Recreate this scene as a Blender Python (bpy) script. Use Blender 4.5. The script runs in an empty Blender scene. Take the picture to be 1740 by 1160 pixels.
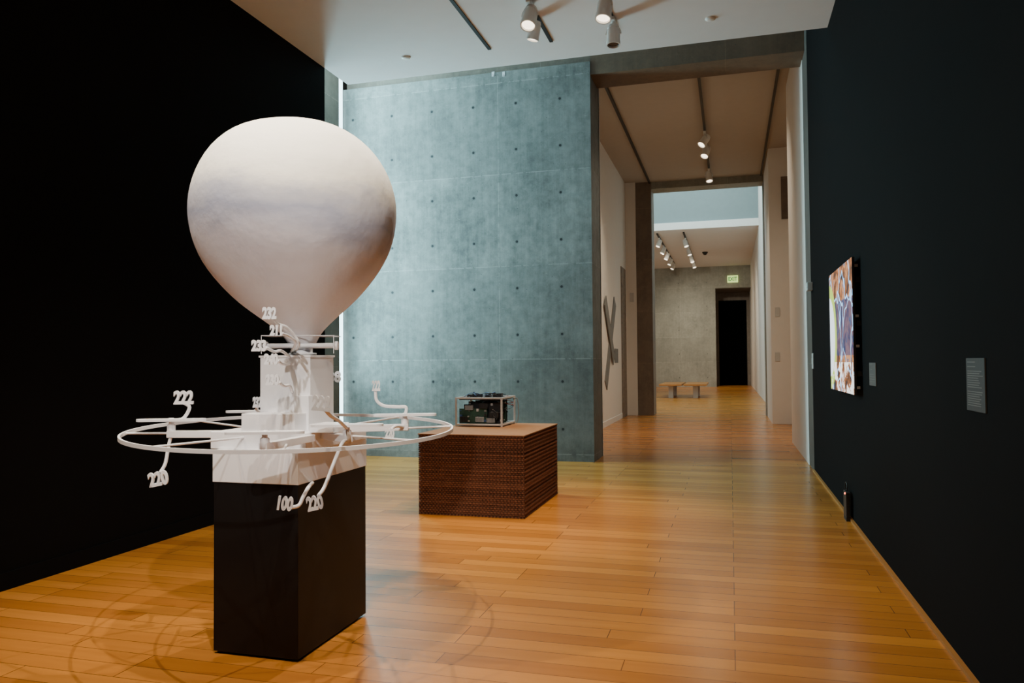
import bpy, bmesh, math, random
from mathutils import Vector, Matrix
random.seed(7)
S = bpy.context.scene
COL = S.collection
PI = math.pi
# ------------------------------------------------------------------ camera
F = 1300.0
H = 1.4
CAM = Vector((0, 0, H))
yc = Vector((371 / F, -(613 - 580) / F, -1)).normalized()
hd = Vector((1, 0.0083, 0))
zc = yc.cross(hd).normalized()
if zc.y < 0: zc = -zc
xc = yc.cross(zc).normalized()
M3 = Matrix((xc, yc, zc))
cam_d = bpy.data.cameras.new('camera')
cam_d.sensor_width = 36
cam_d.lens = 36 * F / 1740
cam_d.clip_end = 200
cam = bpy.data.objects.new('camera', cam_d)
COL.objects.link(cam)
cam.matrix_world = Matrix.Translation(CAM) @ M3.to_4x4()
S.camera = cam

def ray(px, py): return M3 @ Vector(((px - 870) / F, -(py - 580) / F, -1))
def pd(px, py, d): return CAM + ray(px, py) * d
def on_z(px, py, z):
    r = ray(px, py); return CAM + r * ((z - CAM.z) / r.z)
def on_x(px, py, x):
    r = ray(px, py); return CAM + r * ((x - CAM.x) / r.x)
def on_y(px, py, y):
    r = ray(px, py); return CAM + r * ((y - CAM.y) / r.y)

# ------------------------------------------------------------------ materials
class NT:
    def __init__(s, name):
        s.mat = bpy.data.materials.new(name); s.mat.use_nodes = True
        s.t = s.mat.node_tree; s.b = s.t.nodes['Principled BSDF']
    def n(s, typ, **kw):
        nd = s.t.nodes.new(typ)
        for k, v in kw.items(): setattr(nd, k, v)
        return nd
    def l(s, a, b): s.t.links.new(a, b)
    def put(s, sock, v):
        if hasattr(v, 'is_linked') or isinstance(v, bpy.types.NodeSocket): s.l(v, sock)
        else: sock.default_value = v
    def m(s, op, a, b=0.0, c=None, clamp=False):
        nd = s.n('ShaderNodeMath', operation=op); nd.use_clamp = clamp
        s.put(nd.inputs[0], a); s.put(nd.inputs[1], b)
        if c is not None: s.put(nd.inputs[2], c)
        return nd.outputs[0]
    def mix(s, f, a, b, mode='MIX'):
        nd = s.n('ShaderNodeMix'); nd.data_type = 'RGBA'; nd.blend_type = mode
        s.put(nd.inputs[0], f)
        s.put(nd.inputs[6], a if not isinstance(a, tuple) else (*a, 1)); s.put(nd.inputs[7], b if not isinstance(b, tuple) else (*b, 1))
        return nd.outputs[2]
    def noise(s, vec, scale, detail=4, rough=.5):
        nd = s.n('ShaderNodeTexNoise'); nd.inputs['Scale'].default_value = scale
        nd.inputs['Detail'].default_value = detail; nd.inputs['Roughness'].default_value = rough
        s.l(vec, nd.inputs['Vector']); return nd.outputs['Fac']
    def ramp(s, f, stops):
        nd = s.n('ShaderNodeValToRGB'); e = nd.color_ramp.elements
        while len(e) < len(stops): e.new(.5)
        for i, (p, c) in enumerate(stops): e[i].position = p; e[i].color = (*c, 1)
        s.l(f, nd.inputs[0]); return nd.outputs[0]
    def pos(s):
        g = s.n('ShaderNodeNewGeometry'); x = s.n('ShaderNodeSeparateXYZ'); s.l(g.outputs['Position'], x.inputs[0])
        return g.outputs['Position'], x.outputs[0], x.outputs[1], x.outputs[2]
    def obj(s):
        g = s.n('ShaderNodeTexCoord'); x = s.n('ShaderNodeSeparateXYZ'); s.l(g.outputs['Object'], x.inputs[0])
        return g.outputs['Object'], x.outputs[0], x.outputs[1], x.outputs[2]
    def scale(s, vec, xyz):
        nd = s.n('ShaderNodeMapping'); s.l(vec, nd.inputs[0]); nd.inputs['Scale'].default_value = xyz; return nd.outputs[0]
    def bump(s, h, strength=.2, dist=.01):
        nd = s.n('ShaderNodeBump'); nd.inputs['Strength'].default_value = strength; nd.inputs['Distance'].default_value = dist
        s.l(h, nd.inputs['Height']); s.l(nd.outputs[0], s.b.inputs['Normal'])

def plain(name, c, rough=.5, metal=0.0, var=.06, emit=None, es=0.0, nscale=6, spec=None, bump=0.0):
    t = NT(name); p, x, y, z = t.obj()
    nf = t.noise(p, nscale, 5)
    lo = tuple(max(0, q * (1 - var)) for q in c); hi = tuple(min(1, q * (1 + var)) for q in c)
    t.l(t.mix(nf, lo, hi), t.b.inputs['Base Color'])
    t.b.inputs['Roughness'].default_value = rough; t.b.inputs['Metallic'].default_value = metal
    if spec is not None: t.b.inputs['Specular IOR Level'].default_value = spec
    if emit: t.b.inputs['Emission Color'].default_value = (*emit, 1); t.b.inputs['Emission Strength'].default_value = es
    if bump: t.bump(t.noise(p, nscale * 12, 3), bump, .002)
    return t.mat

def concrete(name, base, var=.35, axis='x', x0=0, z0=0, px=.65, pz=.68, holes=True, jx0=0, jpx=2.6, jz0=0, jpz=1.36, rough=.62):
    t = NT(name); p, x, y, z = t.pos(); u = x if axis == 'x' else y
    n1 = t.noise(p, 1.2, 12, .70); n2 = t.noise(p, 9, 8, .75)
    n3 = t.noise(t.scale(p, (14, 14, .8)), 1.0, 6, .7)
    f = t.m('ADD', t.m('MULTIPLY', n1, .50), t.m('ADD', t.m('MULTIPLY', n2, .30), t.m('MULTIPLY', n3, .20)))
    lo = tuple(c * (1 - var) for c in base); hi = tuple(min(1, c * (1 + var)) for c in base)
    col = t.ramp(f, [(.40, lo), (.5, base), (.60, hi)])
    def cell(v, o, per): return t.m('FLOOR', t.m('DIVIDE', t.m('SUBTRACT', v, o), per))
    pc = t.m('FRACT', t.m('MULTIPLY', t.m('ADD', t.m('MULTIPLY', cell(u, jx0, jpx), 3.17), t.m('MULTIPLY', cell(z, jz0, jpz), 7.31)), .618))
    col = t.mix(t.m('MULTIPLY', pc, .4), col, lo)
    def line(v, o, per, w):
        fr = t.m('FRACT', t.m('DIVIDE', t.m('SUBTRACT', v, o), per))
        a = t.m('MINIMUM', fr, t.m('SUBTRACT', 1.0, fr)); return t.m('LESS_THAN', t.m('MULTIPLY', a, per), w)
    ln = t.m('MAXIMUM', line(u, jx0, jpx, .0045), line(z, jz0, jpz, .006))
    brk = t.m('GREATER_THAN', n2, .46)
    col = t.mix(t.m('MULTIPLY', t.m('MULTIPLY', ln, brk), .5), col, tuple(min(1, c * 1.9) for c in base))
    v = t.n('ShaderNodeTexVoronoi'); v.inputs['Scale'].default_value = 8; t.l(p, v.inputs['Vector'])
    pit = t.m('LESS_THAN', v.outputs['Distance'], .05)
    col = t.mix(t.m('MULTIPLY', pit, .75), col, (.03, .035, .035))
    sm_ = t.noise(t.scale(p, (3, 3, 9)), 2.2, 8, .75)
    col = t.mix(t.m('MULTIPLY', t.m('GREATER_THAN', sm_, .64), .3), col, tuple(min(1, c * 1.9) for c in base))
    if holes:
        def off(v, o, per):
            fr = t.m('SUBTRACT', t.m('FRACT', t.m('ADD', t.m('DIVIDE', t.m('SUBTRACT', v, o), per), .5)), .5); return t.m('MULTIPLY', fr, per)
        a = off(u, x0, px); b = off(z, z0, pz)
        dd = t.m('SQRT', t.m('ADD', t.m('MULTIPLY', a, a), t.m('MULTIPLY', b, b)))
        hole = t.m('LESS_THAN', dd, .019)
        col = t.mix(t.m('MULTIPLY', t.m('LESS_THAN', dd, .034), .4), col, lo)
        col = t.mix(hole, col, (.010, .012, .013))
    t.l(col, t.b.inputs['Base Color'])
    t.b.inputs['Roughness'].default_value = rough
    t.bump(t.m('ADD', n1, n2), .3, .01)
    return t.mat

def wood_floor():
    t = NT('oak_floor'); p, x, y, z = t.pos()
    br = t.n('ShaderNodeTexBrick'); t.l(p, br.inputs['Vector'])
    br.offset = .37; br.offset_frequency = 3; br.squash = 1.25; br.squash_frequency = 5
    br.inputs['Scale'].default_value = 1; br.inputs['Brick Width'].default_value = 1.35; br.inputs['Row Height'].default_value = .13
    br.inputs['Mortar Size'].default_value = .0022; br.inputs['Mortar Smooth'].default_value = .3; br.inputs['Bias'].default_value = 0
    br.inputs['Color1'].default_value = (.62, .255, .046, 1); br.inputs['Color2'].default_value = (.42, .155, .025, 1); br.inputs['Mortar'].default_value = (.13, .045, .010, 1)
    g = t.noise(t.scale(p, (1.3, 18, 1)), 1.0, 5, .6)
    col = t.mix(.28, br.outputs['Color'], t.ramp(g, [(.3, (.55, .48, .42)), (.7, (1, 1, 1))]), 'MULTIPLY')
    t.l(col, t.b.inputs['Base Color'])
    t.l(t.m('ADD', .20, t.m('MULTIPLY', g, .10)), t.b.inputs['Roughness'])
    t.b.inputs['Specular IOR Level'].default_value = .42
    t.bump(br.outputs['Fac'], -.15, .002)
    return t.mat

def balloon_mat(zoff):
    t = NT('balloon_skin_baked_shade'); p, x, y, z = t.obj()
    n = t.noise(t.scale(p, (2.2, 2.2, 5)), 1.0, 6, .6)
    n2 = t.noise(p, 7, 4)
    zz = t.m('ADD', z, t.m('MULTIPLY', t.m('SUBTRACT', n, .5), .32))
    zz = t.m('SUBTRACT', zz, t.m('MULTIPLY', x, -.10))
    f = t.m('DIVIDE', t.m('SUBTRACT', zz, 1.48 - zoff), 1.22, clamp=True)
    col = t.ramp(f, [(0.0, (.86, .87, .92)), (.26, (.84, .82, .85)), (.42, (.74, .71, .76)), (.53, (.42, .44, .55)), (.60, (.58, .58, .63)), (.68, (.88, .84, .75)), (1.0, (.93, .90, .81))])  # lit cream top and shaded mid band baked into colour, noise-clouded edges
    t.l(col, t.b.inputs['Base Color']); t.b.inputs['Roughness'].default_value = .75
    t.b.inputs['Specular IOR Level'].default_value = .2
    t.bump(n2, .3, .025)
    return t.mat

def cardboard(name, c1, c2, lh=None):
    t = NT(name); p, x, y, z = t.obj()
    n = t.noise(p, 14, 5, .6)
    if lh:
        L = t.m('FLOOR', t.m('DIVIDE', z, lh))
        ph = t.m('MULTIPLY', L, 3.14159)
        sn = t.m('SINE', t.m('ADD', t.m('MULTIPLY', t.m('ADD', x, y), 190.0), ph))
        tone = t.m('FRACT', t.m('MULTIPLY', t.m('SINE', t.m('MULTIPLY', L, 12.9898)), 43.7))
        f = t.m('ADD', t.m('MULTIPLY', t.m('ADD', t.m('MULTIPLY', sn, .5), .5), .42), t.m('ADD', t.m('MULTIPLY', n, .35), t.m('MULTIPLY', tone, .2)))
    else: f = n
    t.l(t.ramp(f, [(.2, c1), (.75, c2)]), t.b.inputs['Base Color']); t.b.inputs['Roughness'].default_value = .85
    t.b.inputs['Specular IOR Level'].default_value = .15
    return t.mat

def screen_mat():
    t = NT('lit_display_image'); p, x, y, z = t.obj()
    v = t.n('ShaderNodeTexVoronoi'); v.feature = 'DISTANCE_TO_EDGE'; v.inputs['Scale'].default_value = 2.2
    ns = t.n('ShaderNodeTexNoise'); ns.inputs['Scale'].default_value = 3; t.l(p, ns.inputs['Vector'])
    ad = t.n('ShaderNodeVectorMath', operation='ADD'); sc = t.n('ShaderNodeVectorMath', operation='SCALE'); sc.inputs['Scale'].default_value = .35
    t.l(ns.outputs['Color'], sc.inputs[0]); t.l(p, ad.inputs[0]); t.l(sc.outputs[0], ad.inputs[1]); t.l(ad.outputs[0], v.inputs['Vector'])
    n = t.noise(ad.outputs[0], 5.0, 6, .62)
    col = t.ramp(n, [(.36, (.005, .012, .03)), (.44, (.07, .028, .012)), (.5, (.30, .10, .035)), (.56, (.50, .24, .11)), (.62, (.02, .07, .18)), (.72, (.7, .6, .5))])
    mid = t.m('LESS_THAN', t.m('ABSOLUTE', t.m('SUBTRACT', z, .56)), .24)
    col = t.mix(t.m('MULTIPLY', mid, .7), col, (.004, .03, .12))
    edge = t.m('LESS_THAN', v.outputs['Distance'], .02)
    col = t.mix(edge, col, (.35, .65, 1.0))
    yy = t.m('SUBTRACT', y, 1.45); zz = t.m('SUBTRACT', z, .5)
    rr = t.m('SQRT', t.m('ADD', t.m('MULTIPLY', yy, yy), t.m('MULTIPLY', zz, zz)))
    col = t.mix(t.m('LESS_THAN', rr, .50), col, (.42, .6, .08)); col = t.mix(t.m('LESS_THAN', rr, .38), col, (.8, .9, .97))
    low = t.m('MULTIPLY', t.m('LESS_THAN', z, .26), t.m('GREATER_THAN', n, .52))
    col = t.mix(low, col, (.9, .88, .86))
    t.b.inputs['Base Color'].default_value = (.01, .01, .01, 1); t.b.inputs['Roughness'].default_value = .35
    t.l(col, t.b.inputs['Emission Color']); t.b.inputs['Emission Strength'].default_value = 1.9
    return t.mat

# ------------------------------------------------------------------ mesh building (world coordinates)
class MB:
    def __init__(s): s.v = []; s.f = []
    def add(s, vs, fs):
        o = len(s.v); s.v += [Vector(q) for q in vs]; s.f += [tuple(o + i for i in f) for f in fs]; return s
    def box(s, x0, x1, y0, y1, z0, z1):
        if x0 > x1: x0, x1 = x1, x0
        if y0 > y1: y0, y1 = y1, y0
        if z0 > z1: z0, z1 = z1, z0
        return s.add([(x0, y0, z0), (x1, y0, z0), (x1, y1, z0), (x0, y1, z0), (x0, y0, z1), (x1, y0, z1), (x1, y1, z1), (x0, y1, z1)],
                     [(0, 3, 2, 1), (4, 5, 6, 7), (0, 1, 5, 4), (1, 2, 6, 5), (2, 3, 7, 6), (3, 0, 4, 7)])
    def obox(s, c, size, rot=None):
        c = Vector(c); R = rot or Matrix.Identity(3); a, b, d = [q / 2 for q in size]
        vs = [c + R @ Vector(q) for q in [(-a, -b, -d), (a, -b, -d), (a, b, -d), (-a, b, -d), (-a, -b, d), (a, -b, d), (a, b, d), (-a, b, d)]]
        return s.add(vs, [(0, 3, 2, 1), (4, 5, 6, 7), (0, 1, 5, 4), (1, 2, 6, 5), (2, 3, 7, 6), (3, 0, 4, 7)])
    def tube(s, pts, r, n=12, r1=None):
        pts = [Vector(p) for p in pts]; k = len(pts); vs = []; prev = None
        for i, p in enumerate(pts):
            d = (pts[min(i + 1, k - 1)] - pts[max(i - 1, 0)]).normalized()
            if prev is None:
                a = Vector((0, 0, 1)) if abs(d.z) < .9 else Vector((1, 0, 0)); u = d.cross(a).normalized()
            else: u = (prev - d * prev.dot(d)).normalized()
            prev = u; w = d.cross(u)
            rr = r if r1 is None else r + (r1 - r) * i / (k - 1)
            for j in range(n):
                t = 2 * PI * j / n; vs.append(p + (u * math.cos(t) + w * math.sin(t)) * rr)
        fs = [(i * n + j, i * n + (j + 1) % n, (i + 1) * n + (j + 1) % n, (i + 1) * n + j) for i in range(k - 1) for j in range(n)]
        fs += [tuple(range(n - 1, -1, -1)), tuple((k - 1) * n + j for j in range(n))]
        return s.add(vs, fs)
    def lathe(s, base, axis, prof, n=32):
        base = Vector(base); d = Vector(axis).normalized(); a = Vector((0, 0, 1)) if abs(d.z) < .9 else Vector((1, 0, 0))
        u = d.cross(a).normalized(); w = d.cross(u); vs = []
        for (h, r) in prof:
            for j in range(n):
                t = 2 * PI * j / n; vs.append(base + d * h + (u * math.cos(t) + w * math.sin(t)) * max(r, 1e-4))
        k = len(prof)
        fs = [(i * n + j, (i + 1) * n + j, (i + 1) * n + (j + 1) % n, i * n + (j + 1) % n) for i in range(k - 1) for j in range(n)]
        fs += [tuple(range(n)), tuple((k - 1) * n + j for j in range(n - 1, -1, -1))]
        return s.add(vs, fs)
    def build(s, name, mat, parent=None, smooth=False, bevel=0.0, origin=None):
        if parent is not None:
            o = Vector((0, 0, 0)); q = parent
            while q is not None: o += q.location; q = q.parent
        elif origin is not None: o = Vector(origin)
        else:
            xs = [v.x for v in s.v]; ys = [v.y for v in s.v]; zs = [v.z for v in s.v]
            o = Vector(((min(xs) + max(xs)) / 2, (min(ys) + max(ys)) / 2, min(zs)))
        me = bpy.data.meshes.new(name); me.from_pydata([tuple(v - o) for v in s.v], [], s.f); me.update()
        bm = bmesh.new(); bm.from_mesh(me); bmesh.ops.recalc_face_normals(bm, faces=bm.faces); bm.to_mesh(me); bm.free()
        me.materials.append(mat)
        ob = bpy.data.objects.new(name, me); COL.objects.link(ob)
        if parent is not None: ob.parent = parent
        else: ob.location = o
        if smooth:
            for p in me.polygons: p.use_smooth = len(p.vertices) <= 4
        if bevel:
            b = ob.modifiers.new('bevel', 'BEVEL'); b.width = bevel; b.segments = 2; b.limit_method = 'ANGLE'; b.angle_limit = math.radians(40)
        return ob

def tag(o, label=None, cat=None, group=None, kind=None):
    if label: o['label'] = label
    if cat: o['category'] = cat
    if group: o['group'] = group
    if kind: o['kind'] = kind
    return o
def thing(name, loc, label, cat, group=None):
    o = bpy.data.objects.new(name, None); COL.objects.link(o); o.location = loc; o.empty_display_size = .1
    return tag(o, label, cat, group)
def struct(name, mat, *boxes, bevel=0.0):
    m = MB()
    for b in boxes: m.box(*b)
    return tag(m.build(name, mat, bevel=bevel), kind='structure')
def text_mesh(name, body, size, mat, parent, centre, yaw=0.0, sx=1.0, extrude=.004, offset=0.0, tilt=0.0, width=None):
    c = bpy.data.curves.new(name, 'FONT'); c.body = body; c.size = size; c.extrude = extrude; c.offset = offset
    c.align_x = 'CENTER'; c.align_y = 'CENTER'; c.resolution_u = 4; c.space_character = 1.0
    t = bpy.data.objects.new(name + '_src', c); COL.objects.link(t)
    bpy.context.view_layer.update()
    me = bpy.data.meshes.new_from_object(t.evaluated_get(bpy.context.evaluated_depsgraph_get()))
    bpy.data.objects.remove(t)
    xs = [v.co.x for v in me.vertices]; ys = [v.co.y for v in me.vertices]
    if width: sx = width / (max(xs) - min(xs))
    o = Vector((0, 0, 0)); q = parent
    while q is not None: o += q.location; q = q.parent
    T = Matrix.Translation(Vector(centre) - o) @ Matrix.Rotation(yaw, 4, 'Z') @ Matrix.Rotation(PI / 2, 4, 'X') @ Matrix.Rotation(tilt, 4, 'Z') @ Matrix.Diagonal((sx, 1, 1, 1)) @ Matrix.Translation((-(min(xs) + max(xs)) / 2, -(min(ys) + max(ys)) / 2, 0))
    me.transform(T); me.materials.clear(); me.materials.append(mat); me.name = name
    ob = bpy.data.objects.new(name, me); COL.objects.link(ob); ob.parent = parent
    return ob
def copy_tree(o, parent=None):
    c = o.copy(); COL.objects.link(c); c.parent = parent
    for ch in [q for q in bpy.data.objects if q.parent == o]: copy_tree(ch, c)
    return c

def smooth_pts(pts, n=6):
    pts = [Vector(p) for p in pts]; out = []
    for i in range(len(pts) - 1):
        p0 = pts[max(i - 1, 0)]; p1 = pts[i]; p2 = pts[i + 1]; p3 = pts[min(i + 2, len(pts) - 1)]
        for k in range(n):
            t = k / n
            out.append(.5 * ((2 * p1) + (p2 - p0) * t + (2 * p0 - 5 * p1 + 4 * p2 - p3) * t * t + (3 * p1 - p0 - 3 * p2 + p3) * t ** 3))
    out.append(pts[-1]); return out

# ------------------------------------------------------------------ key dimensions
XL = on_z(180, 948, 0).x
XR = on_z(1384, 800, 0).x
YC = on_z(1006, 785, 0).y
XCR = on_z(1010, 785, 0).x
ZC = 4.78
YE = on_z(800, 119, ZC).y
YLW = on_x(552, 400, XL).y
YRW = on_z(1384, 800, 0).y
ZW = on_y(1003, 104, YC).z

m_floor = wood_floor()
m_black = plain('black_wall_paint', (.0025, .0025, .003), .8, var=.2, spec=.1)
m_navy = plain('dark_navy_wall_paint', (.0045, .0052, .0058), .85, var=.15, spec=.08)
m_ceil = plain('off_white_ceiling', (.78, .78, .79), .85, var=.03)
m_hallceil = plain('warm_grey_ceiling', (.42, .37, .31), .85, var=.04)
m_white = plain('white_wall_paint', (.78, .76, .72), .8, var=.03)
hz = on_y(806, 492, YC); hx = hz.x
m_conc = concrete('board_marked_concrete', (.168, .176, .165), .48, 'x', hx, hz.z, .655, .675, True, on_y(848, 453, YC).x, 2.6, on_y(848, 453, YC).z, 1.35)
m_conc2 = concrete('brown_concrete', (.17, .135, .105), .3, 'x', 0, 0, holes=False)  # warm brown concrete without tie holes
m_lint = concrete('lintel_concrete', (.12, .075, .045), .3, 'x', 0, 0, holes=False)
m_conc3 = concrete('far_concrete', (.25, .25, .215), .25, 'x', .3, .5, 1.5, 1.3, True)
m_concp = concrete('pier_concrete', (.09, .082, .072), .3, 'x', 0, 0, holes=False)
m_dark = plain('matte_black_metal', (.012, .012, .012), .5, var=.1)
m_void = plain('unlit_doorway_black', (.002, .002, .002), .9, var=.1, spec=0)
m_oak = plain('oak_trim', (.45, .2, .05), .4, var=.15)
m_pane = plain('daylit_glass', (.6, .8, .85), .2, emit=(.62, .93, 1.0), es=2.0)
m_slit = plain('bright_daylit_glass', (.6, .8, .85), .2, emit=(.62, .93, 1.0), es=6.0)

# ------------------------------------------------------------------ the room
struct('floor', m_floor, (-6.6, 1.6, -2.6, 46.6, -.1, 0))
XWL = on_y(584, 460, YC).x
struct('wall_left', m_black, (XWL - .3, XL, -2.5, YLW, 0, 6.3))
struct('baseboard_left', m_black, (XL, XL + .012, -2.5, YLW, 0, .11))
struct('wall_right', m_navy, (XR, XR + .3, -2.5, YRW, 0, 6.3))
struct('baseboard_right', m_oak, (XR - .022, XR, -2.5, YRW, 0, .02))
struct('wall_rear', m_black, (-5.9, XR + .3, -2.7, -2.5, 0, 6.3))
struct('ceiling', m_ceil, (XL, XR, -2.5, YE, ZC, ZC + .14))
struct('ceiling_recess', m_ceil, (-6.2, XR + .3, YE - .3, YC + .6, 6.2, 6.35))
wc = struct('wall_back', m_conc, (XWL, XCR, YC, YC + .75, 0, ZW))
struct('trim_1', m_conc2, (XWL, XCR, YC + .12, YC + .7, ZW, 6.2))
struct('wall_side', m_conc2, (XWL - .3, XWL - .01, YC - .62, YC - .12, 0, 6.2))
w1 = struct('window_1', m_pane, (XWL - .18, XWL - .14, YLW, YC - .62, 0.0, 6.2))
struct('window_2', m_slit, (XWL - .05, XWL - .012, YC - .12, YC, 0.0, 6.0))
struct('wall_outer', m_conc2, (XWL - .35, XWL - .31, YLW, YC + 1, 0, 6.3))
# portal
ZL = on_y(1020, 124, YC).z
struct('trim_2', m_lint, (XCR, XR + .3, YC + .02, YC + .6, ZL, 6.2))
struct('trim_3', m_dark, (XCR + .02, XR, YC + .6, YC + .68, ZL + .03, ZL + .16))
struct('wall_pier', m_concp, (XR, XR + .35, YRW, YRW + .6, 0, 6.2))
# hall
XH = on_z(1040, 719, 0).x
YP = on_z(1095, 705, 0).y
xf = on_z(1313, 720, 0)
struct('wall_hall_left', m_white, (XH - .2, XH, YC + .75, YP - .05, 0, 6.2))
struct('wall_hall_return', m_white, (XH - .2, XCR, YC + .70, YC + .80, 0, 6.2))
pxl = on_y(1083, 600, YP).x; pxr = on_y(1110, 600, YP).x
struct('wall_hall_end', m_white, (XH, pxl, YP - .05, YP + .15, 0, 6.2))
struct('trim_4', m_conc2, (pxl, pxr, YP, YP + .7, 0, 6.2))
struct('door_1', m_conc2, (XH, XH + .02, YP - 1.1, YP - .3, 0, 3.8))
YN0 = on_x(1347, 760, XR).y
struct('wall_hall_right', m_white, (XR - .005, XR + .35, YRW + .6, YN0, 0, 6.2), (1.30, XR + .35, YN0, xf.y, 0, 6.2), (xf.x, XR + .35, xf.y, YP, 0, 6.2))
struct('trim_5', m_conc3, (xf.x - .02, XR + .35, YP, YP + .6, 0, 6.2))
struct('trim_6', m_conc3, (pxr, XR + .3, YP + .05, YP + .6, on_y(1200, 314, YP).z, 6.35))
ZH = on_y(1200, 302, YP).z
struct('ceiling_hall', m_hallceil, (XH - .2, XR + .35, YC + .6, YP + .6, ZH, 6.5))
struct('baseboard_hall', m_white, (XH, XH + .015, YC + .85, YP - 1.15, 0, .12))
# far room
e = on_z(1278, 657, 0); YF = e.y; XF = 1.12
ZF = on_y(1200, 453, YF).z
YB = on_z(1200, 388, ZF).y
dL = on_y(1217, 600, YF).x; dT = on_y(1240, 489, YF).z
struct('wall_far', m_conc3, (-6.0, dL, YF, YF + .4, 0, ZF), (dL, XF, YF, YF + .4, dT, ZF))
struct('wall_far_left', m_white, (-6.2, -6.0, YP + .6, YF, 0, 10))
struct('wall_far_right', m_white, (XF, XF + .3, YP + .6, YF + 3.2, 0, 10))
struct('wall_far_front', m_white, (-6.0, pxl, YP + .4, YP + .6, 0, 10), (pxl, XF, YP + .4, YP + .6, 6.5, 10))
struct('ceiling_far', m_ceil, (-6.0, XF, YB, YF, ZF, ZF + .3))
struct('trim_7', m_white, (-6.0, XF, YB - .1, YB, ZF, on_y(1200, 376, YB).z))
m_blueg = plain('grey_blue_clerestory', (.22, .275, .28), .8)
struct('wall_clerestory', m_blueg, (-6.0, XF, YB + .02, YB + .3, ZF + .3, 10))
struct('ceiling_skylight', m_white, (-6.0, XF, YP + .6, YB + .1, 10, 10.2))
a = on_y(1221, 511, YF + 3); b = on_y(1268, 511, YF + 3)
struct('wall_far_recess', m_conc2, (dL - .4, XF, YF + 3, YF + 3.2, 0, dT + .4), (dL - .2, dL, YF + .4, YF + 3, 0, dT + .4), (dL, XF, YF + .4, YF + 3, dT, dT + .3))
struct('door_2', m_void, (a.x, b.x, YF + 2.97, YF + 3, 0, a.z))

# ------------------------------------------------------------------ pedestal
pf = on_z(503, 1127, 0); pl = on_z(365, 1108, 0); pr = on_z(623, 1045, 0)
X0, X1 = pl.x, (pf.x + pr.x) / 2; Y0, Y1 = (pf.y + pl.y) / 2, pr.y
ZP = .83
m_ped = plain('satin_black_pedestal', (.005, .005, .006), .5, var=.1, spec=.3)
ped = thing('pedestal', ((X0 + X1) / 2, (Y0 + Y1) / 2, 0), 'tall satin black pedestal under the white balloon sculpture', 'pedestal')
MB().box(X0, X1, Y0, Y1, .012, ZP).build('body', m_ped, ped, bevel=.003)
for fx in (X0 + .05, X1 - .05):
    for fy in (Y0 + .05, Y1 - .05):
        MB().lathe((fx, fy, 0), (0, 0, 1), [(0, .02), (.008, .02), (.012, .014)], 16).build('foot', m_dark, ped)

# ------------------------------------------------------------------ balloon sculpture
m_sw = plain('matte_white_paint', (.86, .87, .91), .5, var=.02)
cxp, cyp = (X0 + X1) / 2, (Y0 + Y1) / 2
sc = thing('balloon_sculpture', (cxp, cyp, ZP), 'white hot air balloon sculpture with ring and number signs on the tall black pedestal', 'sculpture')
ZB = ZP + .155
MB().box(X0 - .004, X1 + .004, Y0 - .004, Y1 + .004, ZP, ZB).build('base_box', m_sw, sc, bevel=.002)
ZT = 1.07
MB().box(X0 - .05, X1 + .02, Y0 + .04, Y1 - .03, ZB, ZT).build('tray', m_sw, sc, bevel=.003)
TY0 = 3.40
TX0 = on_y(442, 650, TY0).x; TX1 = on_y(527, 650, TY0).x; TY1 = on_x(567, 650, TX1).y
ZTT = on_y(527, 603, TY0).z
tw = MB().box(TX0, TX1, TY0, TY1, ZT, ZTT).build('tower', m_sw, sc, bevel=.003)
MB().box(TX0 - .005, TX1 + .005, TY0 - .005, TY1 + .005, ZTT - .01, ZTT).build('tower_lid', m_sw, tw, bevel=.001)
MB().box(on_y(500, 690, TY0 - .02).x, TX1 + .003, TY0 - .02, TY0 + .02, ZT, on_y(510, 672, TY0 - .02).z).build('tower_step', m_sw, tw, bevel=.002)
bx0 = on_y(410, 710, 3.27)
MB().box(bx0.x, on_y(500, 710, 3.27).x, 3.27, 3.5, ZT, on_y(450, 703, 3.27).z).build('block', m_sw, sc, bevel=.003)
b2 = on_y(525, 720, 3.30)
MB().box(b2.x, b2.x + .13, 3.30, 3.46, ZT, ZT + .04).build('block', m_sw, sc, bevel=.003)
axis0 = Vector(((TX0 + TX1) / 2 + .03, (TY0 + TY1) / 2, ZTT))
MB().lathe(axis0, (0, 0, 1), [(0, .07), (.012, .07), (.014, .05), (.045, .05), (.05, .058)], 32).build('neck_mount', m_sw, sc, smooth=True)
dep = -(M3.transposed() @ (axis0 - CAM)).z
cr = Vector((M3[0][0], M3[1][0], 0)).normalized()
fwd = Vector((-cr.y, cr.x, 0))
g0 = pd(452, 588, dep - .06); g1 = pd(572, 588, dep - .06); g1.z = g0.z
cb = MB().tube([g0, g1], .013, 16).build('crossbar', m_sw, sc, smooth=True)
for g in (g0, g1): MB().tube([g - cr * .008, g + cr * .008], .022, 20).build('end_disc', m_sw, cb)
fr = MB()
A = pd(444, 601, dep - .1); B = pd(444, 570, dep - .1); C_ = pd(567, 570, dep - .1); D_ = pd(567, 600, dep - .1)
fr.tube([A, B], .002, 8).tube([B, C_], .002, 8).tube([C_, D_], .002, 8)
sb = fwd * .16
fr.tube([B, B + sb], .002, 8).tube([C_, C_ + sb], .002, 8).tube([B + sb, C_ + sb], .002, 8)
fr.build('wire_frame', m_sw, sc)
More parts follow.
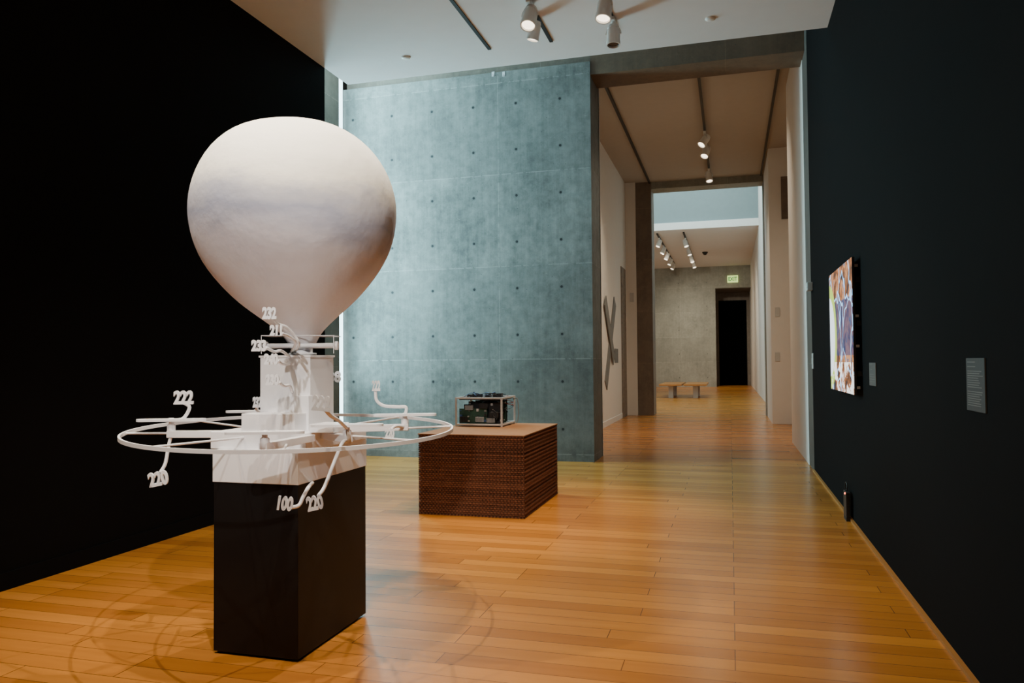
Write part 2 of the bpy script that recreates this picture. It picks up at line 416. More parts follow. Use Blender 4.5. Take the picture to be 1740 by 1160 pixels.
# balloon
mp = dep / F
prof_px = [(590, 22), (580, 26), (570, 32), (560, 41), (545, 58), (530, 77), (515, 95), (500, 111), (475, 133), (450, 151), (425, 164), (400, 172), (375, 176.5), (350, 178), (325, 175), (300, 168), (275, 156), (252, 140), (232, 119), (218, 97), (208, 73), (201, 42), (198.5, 18), (198, 3)]
ax = (Vector((0, 0, 1)) - cr * .058).normalized()
prof = [((590 - y) * mp * .976, r * mp * .965) for y, r in prof_px]
bl = MB(); base = axis0 + Vector((0, 0, .045))
n = 72; u = ax.cross(Vector((0, 1, 0))).normalized(); w = ax.cross(u); vs = []
for (h, r) in prof:
    for j in range(n):
        t = 2 * PI * j / n
        k = 1 + .014 * math.sin(3 * t + h * 4) * min(1, r / .3) + .007 * math.sin(5 * t + 1 + h * 6)
        vs.append(base + ax * h + (u * math.cos(t) + w * math.sin(t)) * r * k)
K = len(prof)
fs = [(i * n + j, (i + 1) * n + j, (i + 1) * n + (j + 1) % n, i * n + (j + 1) % n) for i in range(K - 1) for j in range(n)]
fs += [tuple(range(n)), tuple((K - 1) * n + j for j in range(n - 1, -1, -1))]
bl.add(vs, fs)
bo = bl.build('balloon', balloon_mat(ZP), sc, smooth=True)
ss = bo.modifiers.new('sub', 'SUBSURF'); ss.levels = 1; ss.render_levels = 1
# ring
RC = Vector((cxp, cyp, 1.058)); RR = .825
off = (pd(496, 733, dep) - RC).dot(cr); RC += cr * off
def zr(p):
    d = p - RC; return RC.z - d.dot(cr) * .010 + d.dot(fwd) * .026
rg = MB(); n = 120; vs = []
for j in range(n):
    t = 2 * PI * j / n; dv = Vector((math.cos(t), math.sin(t), 0))
    for (dr, dz) in ((-.005, -.009), (.005, -.009), (.005, .009), (-.005, .009)):
        p = RC + dv * (RR + dr); vs.append(Vector((p.x, p.y, zr(p) + dz)))
fs = [(j * 4 + k, ((j + 1) % n) * 4 + k, ((j + 1) % n) * 4 + (k + 1) % 4, j * 4 + (k + 1) % 4) for j in range(n) for k in range(4)]
rg.add(vs, fs).build('ring', m_sw, sc)
for k in range(8):
    t = PI / 8 + k * PI / 4 + .1; dv = Vector((math.cos(t), math.sin(t), 0))
    p0 = Vector((cxp, cyp, 1.045)) + dv * .18; p1 = RC + dv * (RR - .004); p1.z = zr(p1)
    MB().tube([p0, p1], .0055, 10).build('spoke', m_sw, sc)
def hub(px, py, d): p = pd(px, py, d); p.z = zr(p) + .012; return p
HA = hub(291, 727, 3.85); HBb = hub(450, 742, 3.32); HC = hub(590, 735, 3.62); HD = hub(688, 718, 4.15); HE = hub(436, 700, 4.35)
for Hh, start in ((HA, Vector((X0 - .03, HA.y + .05, 1.04))), (HBb, Vector((HBb.x, Y0 + .06, 1.04))), (HC, Vector((X1, HC.y + .15, 1.04))), (HD, Vector((X1, cyp + .1, 1.045))), (HE, Vector((HE.x + .03, Y1 - .05, 1.04)))):
    d = (Hh - start); dn = Vector((d.x, d.y, 0)).normalized(); R = Matrix.Rotation(math.atan2(dn.y, dn.x), 3, 'Z')
    mid = (Hh + start) / 2
    arm = MB().obox(mid, (Vector((d.x, d.y, 0)).length + .03, .04, .034), R).build('arm', m_sw, sc, bevel=.002)
    MB().lathe(Hh - Vector((0, 0, .03)), (0, 0, 1), [(0, .02), (.06, .02), (.065, .012), (.095, .012)], 20).build('hub', m_sw, arm, smooth=True)
    c = Hh + Vector((0, 0, .055)); L = .34
    R2 = Matrix.Rotation(math.atan2(cr.y, cr.x) + .06, 3, 'Z')
    pm = MB(); ring_pts = []
    hx_, hy_ = L / 2, .036
    for k in range(24):
        t = 2 * PI * k / 24
        sx_ = hx_ - hy_ if math.cos(t) >= 0 else -(hx_ - hy_)
        ring_pts.append(Vector((sx_ + hy_ * math.cos(t), hy_ * math.sin(t), 0)))
    vs = [c + R2 @ (q + Vector((0, 0, -.006))) for q in ring_pts] + [c + R2 @ (q + Vector((0, 0, .006))) for q in ring_pts]
    fs = [tuple(range(23, -1, -1)), tuple(range(24, 48))] + [(k, (k + 1) % 24, 24 + (k + 1) % 24, 24 + k) for k in range(24)]
    pm.add(vs, fs).build('paddle', m_sw, arm)
def sign(body, px, py, d, hpx, stalk, dend, yaw=.45, tilt=0.0, wpx=None, r=.0085):
    size = hpx * d / F / .70
    c = pd(px, py, d)
    w = (wpx or hpx * 1.35) * d / F
    s = text_mesh('number_sign', body, size, m_sw, sc, c, yaw, 1, .010, .0036, tilt, width=w)
    k = len(stalk); pts = []
    for i, q in enumerate(stalk):
        if isinstance(q, Vector): pts.append(q)
        else: pts.append(pd(q[0], q[1], d + (dend - d) * i / max(1, k - 1)))
    MB().tube(smooth_pts(pts), r, 10).build('stalk', m_sw, s, smooth=True)
    return s
sign('222', 312, 675, 3.85, 21, [(312, 684), (322, 692), (312, 710), (296, 714), HA + Vector((0, 0, .04))], 3.85, wpx=31)
sign('220', 269, 813, 3.78, 22, [(272, 803), (281, 787), (286, 760), HA - Vector((0, 0, .02))], 3.85, wpx=31, tilt=.18)
sign('222', 546, 685, 2.95, 23, [(552, 694), (562, 706), (575, 714), HC + Vector((0, 0, .04))], 3.6, wpx=30, tilt=-.1)
sign('220', 535, 854, 3.4, 22, [(541, 842), (552, 826), (568, 785), (582, 752), HC - Vector((0, 0, .02))], 3.6, wpx=27, tilt=.18)
att = on_x(531, 820, X1 + .002)
sign('100', 485, 855, 3.35, 21, [(494, 862), (508, 858), (516, 842), (524, 828), att], 3.45, wpx=25, tilt=-.14)
sign('222', 639, 655, 4.15, 16, [(638, 664), (640, 680), (652, 689), (675, 691), (690, 692), HD + Vector((0, 0, .05))], 4.15, wpx=14, tilt=0)
sign('220', 662, 736, 4.0, 14, [(664, 730), (672, 724), HD - Vector((0, 0, .01))], 4.1, wpx=16)
sign('238', 563, 640, 4.25, 17, [(563, 650), (560, 672), (556, 695), (552, 706)], 4.2, wpx=32)
sign('232', 437, 683, 4.2, 16, [(437, 690), HE + Vector((0, 0, .06))], 4.3, wpx=14)
ft = lambda px, py: on_y(px, py, TY0 + .004)
sign('232', 458, 532, 3.5, 18, [(463, 540), (472, 550), (487, 556), (500, 570), (508, 585), Vector(axis0) + Vector((-.02, -.045, .02))], 3.75, wpx=23, r=.007)
sign('211', 469, 561, 3.45, 16, [(478, 566), (492, 572), (502, 582), Vector(axis0) + Vector((-.035, -.05, .015))], 3.7, wpx=20, r=.007)
sign('233', 440, 587, 3.45, 17, [(452, 590), (466, 597), (478, 596), ft(492, 606)], 3.6, wpx=24, r=.007)
sign('240', 461, 610, 3.45, 16, [(472, 612), (480, 618), ft(492, 618)], 3.65, wpx=23, r=.007)
sign('230', 463, 645, 3.45, 16, [(474, 649), (482, 655), (492, 655), ft(497, 666)], 3.65, wpx=22, r=.007)

# ------------------------------------------------------------------ cardboard plinth
cf = on_z(897, 882, 0); cl = on_z(710, 873, 0); cr_ = on_z(945, 838, 0)
CX0, CX1 = cl.x, (cf.x + cr_.x) / 2 ; CY0, CY1 = (cf.y + cl.y) / 2, cr_.y
CZ = on_y(897, 740, CY0).z
NL = 40; lh = (CZ - .008) / NL
m_card = cardboard('corrugated_cardboard_edges', (.028, .011, .006), (.175, .068, .034), lh)
m_cardt = cardboard('cardboard_sheet', (.27, .125, .055), (.33, .165, .08))
pb = thing('cardboard_plinth', ((CX0 + CX1) / 2, (CY0 + CY1) / 2, 0), 'brown plinth of stacked corrugated cardboard under the open electronic machine', 'plinth')
st = MB()
for L in range(NL):
    step = .0165; pts = []
    jj = (0, -.005, .001, -.003, .001, -.006)[L % 6] + random.uniform(-.0015, .001)
    def edge(x0, y0, x1, y1, nx, ny):
        ln = math.hypot(x1 - x0, y1 - y0); k = int(ln / step)
        for i in range(k):
            t = i / k; o = (.004 if (i + L) % 2 else -.004) + random.uniform(-.0008, .0008) + jj
            if i == 0: o = 0
            pts.append((x0 + (x1 - x0) * t + nx * o, y0 + (y1 - y0) * t + ny * o))
    i_ = .006
    edge(CX0 + i_, CY0 + i_, CX1 - i_, CY0 + i_, 0, -1); edge(CX1 - i_, CY0 + i_, CX1 - i_, CY1 - i_, 1, 0); edge(CX1 - i_, CY1 - i_, CX0 + i_, CY1 - i_, 0, 1); edge(CX0 + i_, CY1 - i_, CX0 + i_, CY0 + i_, -1, 0)
    k = len(pts); z0 = L * lh; z1 = z0 + lh * .80
    ccx, ccy = (CX0 + CX1) / 2, (CY0 + CY1) / 2
    inn = [(ccx + (x - ccx) * .965, ccy + (y - ccy) * .965) for x, y in pts]
    vs = [(x, y, z0) for x, y in pts] + [(x, y, z1) for x, y in pts] + [(x, y, z1) for x, y in inn] + [(x, y, z0 + lh) for x, y in inn]
    fs = []
    for i in range(k):
        j = (i + 1) % k
        fs += [(i, j, k + j, k + i), (k + i, k + j, 2 * k + j, 2 * k + i), (2 * k + i, 2 * k + j, 3 * k + j, 3 * k + i)]
    fs.append(tuple(range(k - 1, -1, -1)))
    st.add(vs, fs)
st.build('corrugated_stack', m_card, pb)
MB().box(CX0, CX1, CY0, CY1, CZ - .008, CZ).build('top_sheet', m_cardt, pb)

# ------------------------------------------------------------------ electronic machine
m_alu = plain('brushed_aluminium', (.66, .66, .67), .4, .6, var=.08)
m_pcb = plain('green_circuit_board', (.02, .06, .04), .45, var=.5, nscale=60)
m_chip = plain('black_chip_plastic', (.018, .018, .02), .4, var=.3)
m_blue = plain('blue_plastic', (.03, .07, .2), .4); m_red = plain('red_wire', (.4, .03, .02), .4); m_grey = plain('grey_component', (.20, .20, .20), .45, var=.3)
e0 = on_z(783, 722, CZ); e1 = on_z(845, 728, CZ); e2 = on_z(877, 717, CZ)
EX0, EX1 = e0.x, e1.x; EY0 = (e0.y + e1.y) / 2; EY1 = max(e2.y, EY0 + .35); EY1 = min(EY1, EY0 + .50)
EZ = on_y(845, 675, EY0).z
em = thing('open_electronic_machine', ((EX0 + EX1) / 2, (EY0 + EY1) / 2, CZ), 'open aluminium frame cube packed with circuit boards and black cables on the cardboard plinth', 'machine')
t_ = .018
for x in (EX0, EX1 - t_):
    for y in (EY0, EY1 - t_): MB().box(x, x + t_, y, y + t_, CZ, EZ).build('frame_post', m_alu, em, bevel=.002)
for z in (CZ + .012, EZ - t_):
    for y in (EY0, EY1 - t_): MB().box(EX0 + t_, EX1 - t_, y, y + t_, z, z + t_).build('frame_rail', m_alu, em, bevel=.002)
    for x in (EX0, EX1 - t_): MB().box(x, x + t_, EY0 + t_, EY1 - t_, z, z + t_).build('frame_rail', m_alu, em, bevel=.002)
MB().box(EX0 + t_, EX1 - t_, EY0 + t_, EY1 - t_, CZ + .014, CZ + .02).build('base_plate', m_grey, em)
W = EX1 - EX0; Dp = EY1 - EY0; HH = EZ - CZ
for i in range(6):
    y = EY0 + .06 + i * (Dp - .1) / 5.4; wd = W * random.uniform(.55, .75); x0 = EX0 + .025 + (W * .2 if i % 2 else 0); x1 = min(x0 + wd, EX1 - .025)
    z0 = CZ + .03; z1 = CZ + HH * (.6, .8, .72, .85, .8, .85)[i]
    pcb = MB().box(x0, x1, y, y + .004, z0, z1).build('circuit_board', m_pcb if i in (0, 3) else m_chip, em)
    for k in range(12):
        cx_ = x0 + .008 + (x1 - x0 - .04) * (k % 4) / 3.0 + random.uniform(0, .008); cz_ = z0 + .01 + (z1 - z0 - .045) * (k // 4) / 2.0 + random.uniform(0, .012)
        s = random.uniform(.012, .028)
        MB().box(cx_, cx_ + s, y - random.uniform(.006, .028), y, cz_, cz_ + s * random.uniform(.5, 1.2)).build('chip', random.choice((m_chip, m_grey, m_blue, m_alu, m_chip, m_grey, m_alu)), pcb)
for k, (fx, fz, mm) in enumerate(((.08, .06, m_chip), (.42, .05, m_alu), (.72, .25, m_chip), (.2, .55, m_chip), (.5, .62, m_chip), (.66, .02, m_chip))):
    x = EX0 + W * fx; z = CZ + .035 + HH * fz * .8
    mod = MB().box(x, x + W * .17, EY0 + .025, EY0 + .045, z, z + HH * .17).build('module', mm, em, bevel=.002)
    fins = MB().box(x, x + W * .17, EY0 + .0235, EY0 + .025, z + .003, z + HH * .16)
    for j in range(6): fins.box(x + W * .17 * j / 6, x + W * .17 * j / 6 + .003, EY0 + .019, EY0 + .025, z + .003, z + HH * .16)
    fins.build('fins', m_grey if k % 2 else m_chip, mod)
MB().box(EX0 + .03, EX1 - .02, EY0 + .04, EY1 - .04, EZ - .03, EZ - .01).build('upper_tray', m_chip, em, bevel=.003)
for k in range(6):
    x = EX0 + .04 + (W - .1) * k / 6; y = EY0 + .06 + random.uniform(0, Dp - .18)
    MB().box(x, x + .05, y, y + .07, EZ - .01, EZ + random.uniform(.012, .035)).build('fan_block', m_chip, em, bevel=.004)
for k in range(30):
    x = random.uniform(EX0 + .03, EX1 - .03); y = random.uniform(EY0 + .02, EY1 - .05)
    z = random.choice([EZ - .01, EZ, EZ + .01, CZ + HH * .4, CZ + HH * .6]); pts = [Vector((x, y, z))]
    for j in range(4):
        q = pts[-1] + Vector((random.uniform(-.09, .09), random.uniform(-.06, .06), random.uniform(-.04, .04)))
        q.x = min(max(q.x, EX0 + .01), EX1 - .01); q.y = min(max(q.y, EY0 + .01), EY1 - .01); q.z = min(max(q.z, CZ + .03), EZ + .04); pts.append(q)
    MB().tube(smooth_pts(pts, 5), .0032, 7).build('cable', m_red if k == 4 else (m_chip, m_chip, m_grey, m_chip, m_blue)[k % 5], em, smooth=True)
pts = [Vector((EX1 - .01, EY1 - .06, EZ - .03)), Vector((EX1 + .03, EY1 - .03, EZ - .04)), Vector((EX1 + .04, EY1 - .02, CZ + .1)), Vector((EX1 + .02, EY1 - .03, CZ + .006))]
MB().tube(smooth_pts(pts), .005, 8).build('cable', m_grey, em, smooth=True)

# ------------------------------------------------------------------ ceiling tracks and spotlights
m_lw = plain('white_lamp_housing', (.80, .80, .78), .4, var=.02)
m_lens = plain('lit_lens', (.9, .85, .8), .3, emit=(1, .85, .65), es=4.0)
m_lensoff = plain('dark_lens', (.05, .045, .04), .2)
def track(px0, py0, px1, py1, z, label, wid=.018, hgt=.012, group=None):
    p0 = on_z(px0, py0, z); p1 = on_z(px1, py1, z); x = p1.x
    o = MB().box(x - wid, x + wid, p0.y, p1.y, z - hgt, z).build('lighting_track', m_dark)
    return tag(o, label, 'lighting track', group)
track(700, -88, 832, 83, ZC, 'black recessed ceiling track furthest left above the gallery', group='black tracks in the gallery ceiling')
track(850, -80, 937, 70, ZC, 'black recessed ceiling track running behind the left pair of spotlights', group='black tracks in the gallery ceiling')
track(1000, -88, 1048, 52, ZC, 'short black ceiling track holding the right pair of spotlights', group='black tracks in the gallery ceiling')
def spotlight(top, dirn, label, s=1.0, lit=True, group=None, mat=None, drop=.09):
    mat = mat or m_lw
    top = Vector(top); d = Vector(dirn).normalized()
    r = thing('spotlight', top, label, 'spotlight', group)
    MB().box(top.x - .018 * s, top.x + .018 * s, top.y - .06 * s, top.y + .06 * s, top.z - .03 * s, top.z).build('track_adapter', mat, r, bevel=.003)
    hc = top - Vector((0, 0, drop * s + .03 * s))
    side = d.cross(Vector((0, 0, 1))); side = side.normalized() if side.length > .01 else Vector((1, 0, 0))
    k = MB().tube([top - Vector((0, 0, .03 * s)), top - Vector((0, 0, .05 * s))], .014 * s, 12)
    R = .058 * s; off = R + .008 * s
    arc = [hc + side * off * math.cos(t) + Vector((0, 0, 1)) * off * math.sin(t) * 1.1 for t in [PI * j / 14 for j in range(15)]]
    k.tube(arc, .006 * s, 8).tube([top - Vector((0, 0, .05 * s)), hc + Vector((0, 0, off * 1.1))], .009 * s, 10)
    k.build('yoke', mat, r, smooth=True)
    b0 = hc - d * .085 * s
    h = MB().lathe(b0, d, [(0, .03 * s), (.004 * s, .045 * s), (.03 * s, R * .92), (.034 * s, R * .86), (.045 * s, R * .86), (.05 * s, R), (.15 * s, R), (.152 * s, R * 1.06), (.185 * s, R * 1.06), (.185 * s, R * .9), (.165 * s, R * .86)], 28).build('head', mat, r, smooth=False)
    MB().lathe(b0 + d * .166 * s, d, [(0, R * .85), (.003 * s, R * .84), (.006 * s, R * .6)], 24).build('lens', m_lens if lit else m_lensoff, h)
    return r, b0 + d * .2 * s
gp = 'white spotlights on the gallery ceiling'
s1, l1 = spotlight(on_z(900, 2, ZC - .012), (-.05, -.45, -1), 'white cylindrical ceiling spotlight, upper one of the left pair', 1.2, group=gp)
s2, l2 = spotlight(on_z(908, 32, ZC - .012), (-.25, .1, -1), 'white cylindrical ceiling spotlight, lower one of the left pair', 1.0, group=gp, drop=.08)
s3, l3 = spotlight(on_z(1027, -18, ZC - .012), (-.1, -.25, -1), 'white cylindrical ceiling spotlight, upper one of the right pair', 1.2, group=gp, drop=.11)
s4, l4 = spotlight(on_z(1042, 32, ZC - .012), (0, -.1, -1), 'white ceiling spotlight with dark unlit lens, lower one of the right pair', 1.12, lit=False, group=gp, drop=.11)
for (px, py, lb) in ((690, 97, 'small white round sprinkler cap on the ceiling above the black wall'), (1207, 31, 'small white round sprinkler cap on the ceiling right of the spotlights')):
    p = on_z(px, py, ZC)
    o = MB().lathe(p, (0, 0, -1), [(0, .05), (.012, .048), (.02, .03), (.022, .005)], 24).build('sprinkler_cap', m_lw, smooth=True, origin=p)
    tag(o, lb, 'sprinkler', 'sprinkler caps')

gh = 'black tracks under the corridor ceiling'
def htrack(pxa, pya, pxb, pyb, label, z, wid=.02, hgt=.06, x=None):
    if x is None: x = (on_z(pxa, pya, z).x + on_z(pxb, pyb, z).x) / 2
    tag(MB().box(x - wid, x + wid, YC + .9, YP - .05, z - hgt, z).build('lighting_track', m_dark), label, 'lighting track', gh); return x
htrack(1040, 170, 1103, 305, 'dark track along the left edge of the corridor ceiling', ZH)
xt = htrack(1189, 140, 1203, 270, 'dark track down the middle of the corridor ceiling', ZH, hgt=.10)
htrack(1340, 150, 1311, 290, 'dark track along the right edge of the corridor ceiling', ZH, x=xf.x - .06)
hall = []
for (py, lb, dr) in ((224, 'first white spotlight on the middle corridor track, highest in the photo', (-.5, -.4, -.8)), (244, 'second white spotlight on the middle corridor track', (-.3, -.5, -1)), (288, 'last spotlight on the corridor track in front of the far room', (.1, -.3, -1))):
    p = on_z(1197, py, ZH - .1); p.x = xt
    s, l = spotlight(p, dr, lb, 1.4, group='spotlights on the corridor track'); hall.append((l, dr))

xa = on_z(1135, 430, ZF - .05).x; xb = on_z(1174, 430, ZF - .05).x
for x, lb in ((xa, 'left black track on the far room ceiling'), (xb, 'right black track on the far room ceiling')):
    tag(MB().box(x - .03, x + .03, YB + .5, YF - 1.5, ZF - .06, ZF).build('lighting_track', m_dark), lb, 'lighting track', 'tracks on the far room ceiling')
ordn = ['nearest', 'second nearest', 'third', 'fourth', 'farthest']
for i, py in enumerate((404, 417, 428, 438, 446)):
    p = on_z(1130, py, ZF - .06); p.x = xa
    spotlight(p, (-.4, -.3, -1), ordn[i] + ' spotlight on the left track of the far room', 1.7, group='spotlights on the left far track')
for i, py in enumerate((404, 420, 433, 443)):
    p = on_z(1172, py, ZF - .06); p.x = xb
    spotlight(p, (.3, -.3, -1), (ordn[:3] + ['last'])[i] + ' spotlight on the right track of the far room', 1.7, group='spotlights on the right far track')
p = on_z(1198, 428, ZF)
dc = thing('security_camera', p, 'small black dome camera on the far room ceiling', 'security camera')
MB().lathe(p, (0, 0, -1), [(0, .13), (.05, .13), (.06, .12)], 20).build('mount', m_dark, dc)
MB().lathe(p - Vector((0, 0, .06)), (0, 0, -1), [(0, .1), (.05, .085), (.08, .05), (.09, .01)], 20).build('dome', m_chip, dc, smooth=True)

for px, lb in ((838, 'left small metal hook at the top of the concrete wall'), (856, 'right small metal hook at the top of the concrete wall')):
    p = on_y(px, 126, YC)
    m = MB().box(p.x - .02, p.x + .02, YC - .006, YC, p.z - .035, p.z + .035).tube([p + Vector((0, -.003, -.02)), p + Vector((0, -.04, -.02)), p + Vector((0, -.04, .01))], .006, 8)
    tag(m.build('wall_hook', m_alu), lb, 'hook', 'hooks on the concrete wall')

# ------------------------------------------------------------------ right wall: display, labels, switches
SX = XR - .06
n0 = on_x(1447, 436, SX); n1 = on_x(1447, 670, SX); f0 = on_x(1411, 560, SX)
dsp = thing('wall_display', (SX, n0.y, n1.z), 'bright wall mounted video display showing a colourful image on the navy wall', 'screen')
MB().box(SX, SX + .02, n0.y, f0.y, n1.z, n0.z).build('housing', m_dark, dsp, bevel=.003)
MB().box(SX - .003, SX, n0.y + .004, f0.y - .004, n1.z + .004, n0.z - .004).build('screen', screen_mat(), dsp)
br = MB()
for yy in (n0.y + .12, f0.y - .15): br.box(SX + .02, XR, yy, yy + .05, n1.z + .12, n0.z - .12)
for zz in (n1.z + .15, (n0.z + n1.z) / 2, n0.z - .2): br.box(SX + .02, XR, n0.y + .02, f0.y - .05, zz, zz + .04)
br.build('mounting_bracket', m_dark, dsp)
for zz in (n1.z + .05, n1.z + .38, n1.z + .62, n0.z - .08): MB().box(SX + .02, SX + .045, n0.y + .003, n0.y + .03, zz, zz + .02).build('clip', m_alu, dsp)
m_panel = plain('grey_label_card', (.036, .034, .030), .6); m_ink = plain('pale_print', (.18, .17, .155), .6)
def wall_panel(px0, py0, px1, py1, name, label, lines, matp):
    a = on_x(px1, py0, XR); b = on_x(px0, py1, XR); a2 = on_x(px1, py1, XR)
    r = thing(name, (XR, (a.y + b.y) / 2, a2.z), label, 'sign')
    MB().box(XR - .006, XR, a.y, b.y, a2.z, a.z).build('card', matp, r, bevel=.001)
    t = MB(); Hh = a.z - a2.z; Wd = b.y - a.y
    for i in range(lines):
        z = a.z - Hh * (.07 + .86 * i / lines)
        if i in (1, 3) or (lines > 12 and i in (12,)): continue
        ln = random.uniform(.55, .86) if i > 2 else .45
        t.box(XR - .0068, XR - .006, b.y - Wd * .08 - Wd * ln, b.y - Wd * .08, z - Hh * .012, z + Hh * .004)
    t.build('printed_lines', m_ink, r)
wall_panel(1646, 608, 1675, 702, 'wall_text_panel', 'dark grey text panel with pale print on the navy wall, far right of the photo', 20, m_panel)
wall_panel(1479, 616, 1489, 656, 'wall_label', 'small grey label on the navy wall beside the lit display', 8, plain('light_grey_label', (.09, .09, .085), .6))
m_pl = plain('white_plastic', (.55, .56, .55), .4)
p0 = on_x(1384, 480, XR); p1 = on_x(1376, 497, XR)
s = thing('wall_sensor', (XR, YRW - .12, p1.z), 'small white sensor sticking out high at the end of the navy wall', 'sensor')
MB().box(XR - .065, XR, YRW - .22, YRW - .06, p1.z, p0.z + .03).build('housing', m_pl, s, bevel=.006)
MB().box(XR - .07, XR - .065, YRW - .18, YRW - .1, p1.z + .03, p0.z - .02).build('cover', m_lw, s)
a = on_x(1380, 600, XR); b = on_x(1380, 626, XR)
s = thing('light_switch', (XR, YRW - .1, b.z), 'white switch plate below the sensor at the end of the navy wall', 'switch')
MB().box(XR - .01, XR, YRW - .17, YRW - .02, b.z, a.z).build('plate', m_pl, s, bevel=.003)
MB().box(XR - .016, XR - .01, YRW - .12, YRW - .07, b.z + .06, a.z - .06).build('rocker', m_lw, s)
dp = on_x(1450, 887, XR)
dv = thing('power_adapter_box', (XR - .05, dp.y + .1, 0), 'small black box with a red light on the floor against the navy wall', 'device')
MB().box(XR - .055, XR - .022, dp.y, dp.y + .16, .03, .25).build('case', m_chip, dv, bevel=.005)
m_led = plain('red_led', (.6, .05, .02), .3, emit=(1, .12, .03), es=12)
MB().lathe((XR - .055, dp.y + .05, .235), (-1, 0, 0), [(0, .008), (.004, .007), (.006, .003)], 12).build('indicator_light', m_led, dv)
MB().box(XR - .055, XR - .022, dp.y, dp.y + .16, 0, .03).build('foot', m_dark, dv)
MB().tube(smooth_pts([(XR - .035, dp.y + .1, .25), (XR - .03, dp.y + .11, .30), (XR - .035, dp.y + .16, .31), (XR - .03, dp.y + .2, .2), (XR - .035, dp.y + .22, .03)]), .006, 8).build('cable', m_dark, dv, smooth=True)

# ------------------------------------------------------------------ hall things
m_strip = plain('grey_painted_strip', (.17, .17, .16), .7)
def hp(px, py): return on_x(px, py, XH)
def strip(pa, pb_, w, off):
    a = hp(*pa); b = hp(*pb_); d = (b - a); n_ = Vector((0, -d.z, d.y)).normalized() * w
    m = MB(); x0, x1 = XH + off, XH + off + .02
    vs = [Vector((x, q.y, q.z)) for x in (x0, x1) for q in (a - n_, a + n_, b + n_, b - n_)]
    m.add(vs, [(0, 1, 2, 3), (7, 6, 5, 4), (0, 4, 5, 1), (1, 5, 6, 2), (2, 6, 7, 3), (3, 7, 4, 0)])
    return m
c0 = hp(1032, 660)
aw = thing('wall_relief', (XH, c0.y, c0.z), 'artwork of crossed dark grey strips on the white corridor wall', 'artwork')
strip((1044, 512), (1029, 655), .17, 0).build('strip', m_strip, aw)
strip((1026, 510), (1041, 612), .16, .02).build('strip', m_strip, aw)
a = hp(1044, 592); b = hp(1050, 616)
tag(MB().box(XH, XH + .01, min(a.y, b.y), max(a.y, b.y), b.z, a.z).build('wall_label', m_strip), 'small dark label beside the crossed strip artwork in the corridor', 'sign')
a = on_y(1074, 505, YP - .05)
tag(MB().box(a.x - .05, a.x + .05, YP - .07, YP - .05, a.z - .12, a.z + .12).build('wall_plate', m_pl, bevel=.003), 'small pale plate high on the white wall beside the corridor pillar', 'wall plate')
for py, lb in ((530, 'upper small plate on the right corridor wall'), (606, 'lower small plate on the right corridor wall')):
    a = on_y(1321, py, xf.y)
    tag(MB().box(a.x - .05, a.x + .05, xf.y - .02, xf.y, a.z - .1, a.z + .1).build('wall_plate', m_pl, bevel=.003), lb, 'wall plate')
a = on_y(1333, 300, xf.y); b = on_y(1333, 372, xf.y)
tag(MB().box(a.x - .08, a.x + .12, xf.y - .03, xf.y, b.z, a.z).build('niche', m_conc2, bevel=.004), 'dark vent panel high on the right corridor wall', 'niche')  # dark panel added in place of the niche's dark opening

# ------------------------------------------------------------------ benches
m_bw = plain('orange_oak_bench', (.50, .20, .05), .35, var=.2, nscale=3); m_bl = plain('pale_bench_base', (.55, .5, .45), .6)
bc = on_z(1140, 676, 0); bc2 = on_z(1182, 676, 0)
def bench():
    r = thing('bench', (bc.x, bc.y, 0), 'left low oak topped bench in the far room', 'bench', 'oak benches in the far room')
    MB().box(bc.x - .42, bc.x + .42, bc.y - .3, bc.y + 2.6, .47, .54).build('seat', m_bw, r, bevel=.01)
    for yy in (0, 1.8): MB().box(bc.x - .09, bc.x + .09, bc.y + yy, bc.y + yy + .3, 0, .47).build('leg', m_bl, r, bevel=.01)
    return r
bA = bench(); bB = copy_tree(bA); bB.location = (bc2.x, bc.y, 0); bB['label'] = 'right low oak topped bench in the far room'

# ------------------------------------------------------------------ exit sign
m_exb = plain('exit_sign_face', (.7, .8, .5), .4, emit=(.62, .85, .22), es=1.1); m_exg = plain('green_letters', (.01, .25, .05), .4, emit=(.02, .35, .06), es=.3)
c = on_y(1245, 474, YF)
ex = thing('exit_sign', (c.x, YF, c.z - .18), 'lit EXIT sign with green letters above the far dark doorway', 'sign')
MB().box(c.x - .28, c.x + .28, YF - .08, YF, c.z - .19, c.z + .19).build('case', m_exb, ex, bevel=.01)
text_mesh('lettering', 'EXIT', .30, m_exg, ex, (c.x, YF - .085, c.z), 0, .95, .003, .008, width=.46)

# ------------------------------------------------------------------ lights
def area(loc, rot, sx, sy, power, col, name='area_light', spread=PI):
    l = bpy.data.lights.new(name, 'AREA'); l.shape = 'RECTANGLE'; l.size = sx; l.size_y = sy; l.energy = power; l.color = col; l.spread = spread
    o = bpy.data.objects.new(name, l); COL.objects.link(o); o.location = loc; o.rotation_euler = rot; return o
def spot(loc, target, power, ang, col, blend=.5, r=.03, name='spot_lamp'):
    l = bpy.data.lights.new(name, 'SPOT'); l.energy = power; l.spot_size = math.radians(ang); l.spot_blend = blend; l.shadow_soft_size = r; l.color = col
    o = bpy.data.objects.new(name, l); COL.objects.link(o); o.location = loc
    o.rotation_euler = (Vector(target) - Vector(loc)).to_track_quat('-Z', 'Y').to_euler(); return o
CY_ = (.50, .90, 1.0); WM = (1.0, .77, .52)
area((XWL + .05, YC - .8, 3.6), (0, -PI / 2, 0), 4.8, .7, 350, CY_, 'window_daylight')
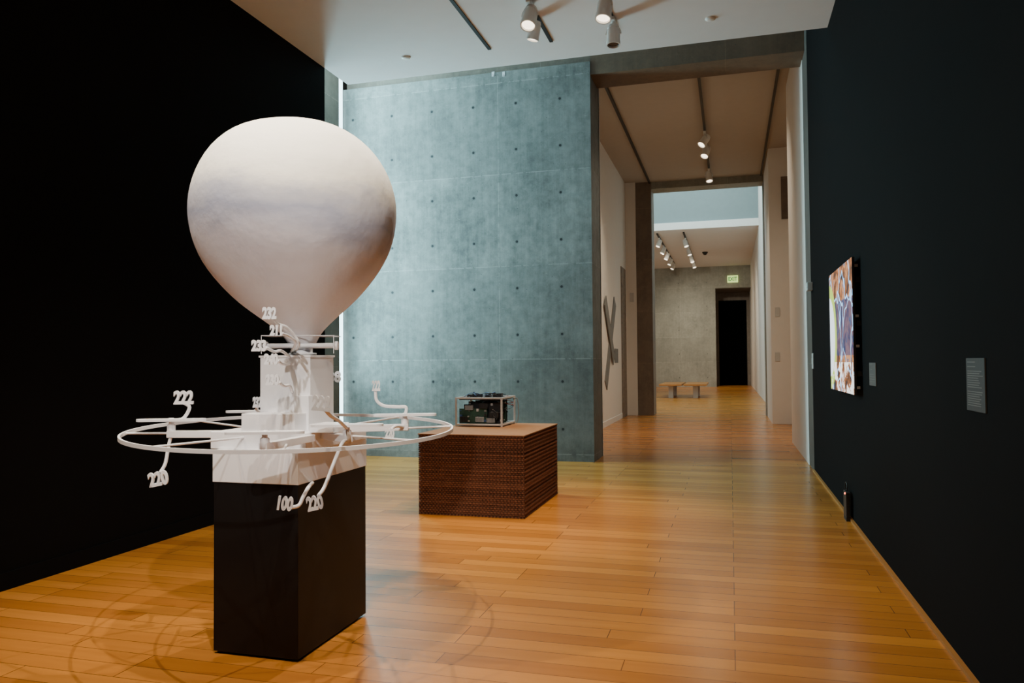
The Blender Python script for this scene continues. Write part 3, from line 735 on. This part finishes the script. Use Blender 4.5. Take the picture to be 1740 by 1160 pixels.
area((-4.9, (YE + YC) / 2, 6.15), (0, 0, 0), 1.3, 1.6, 40, CY_, 'skylight_daylight')
bc_ = Vector((cxp, cyp, 2.3))
spot((-1.95, 3.1, 4.7), (cxp, cyp, 2.0), 330, 64, (1, .88, .70), .5, .012)
spot((-1.2, 1.9, 4.65), bc_, 420, 52, (1, .88, .72), .7, .015)
spot((-.7, -1.3, 4.6), (cxp, cyp, 1.75), 900, 30, (1, .93, .85), .9, .05)  # added frontal fill for the balloon, out of view behind the camera
spot((-3.1, 2.5, 4.65), (cxp - .1, cyp, 1.6), 300, 62, (1, .88, .74), .8, .015)
spot(l1, (cxp + .1, cyp + .2, 1.9), 520, 50, (1, .86, .70), .7, .015)
spot(l3, (-1.9, 6.9, 0.8), 340, 60, WM, .8)
spot(l2, (-2.3, 7.2, 0.8), 280, 60, WM, .8)
spot((-.2, 1.0, 4.6), (-.3, 3.4, 0), 360, 75, WM, 1)
spot((-.4, 4.5, 4.6), (-.5, 5.8, 0), 270, 75, WM, 1)
spot((-3.8, 1.2, 4.6), (-3.5, 3.0, 0), 260, 70, WM, 1)  # added warm fill over the left floor, no fixture of its own
for (l, dr) in hall: spot(l, l + Vector(dr), 150, 100, (1, .80, .56), 1, .05)
spot((-.6, 12.2, 6.0), (-2.5, 15, 1.5), 320, 90, (1, .86, .66), 1, .05)
spot((-.8, 13.0, 6.0), (1.3, 15.5, 2), 210, 90, (1, .84, .64), 1, .05)
area((-2.2, (YP + YB) / 2 + .5, 9.9), (0, 0, 0), 6, 7, 700, (.72, .95, 1.0), 'far_skylight')
for (x, y, tx, ty) in ((xa, 34, -3, 42), (xb, 36, .2, 43), (xb, 32, .9, 36), (xa, 38, -2, 43)):
    spot((x, y, ZF - .5), (tx, ty, 1.5), 560, 90, (1, .90, .70), 1, .05)

w = bpy.data.worlds.new('world'); S.world = w; w.use_nodes = True
w.node_tree.nodes['Background'].inputs[0].default_value = (.5, .6, .7, 1); w.node_tree.nodes['Background'].inputs[1].default_value = .02
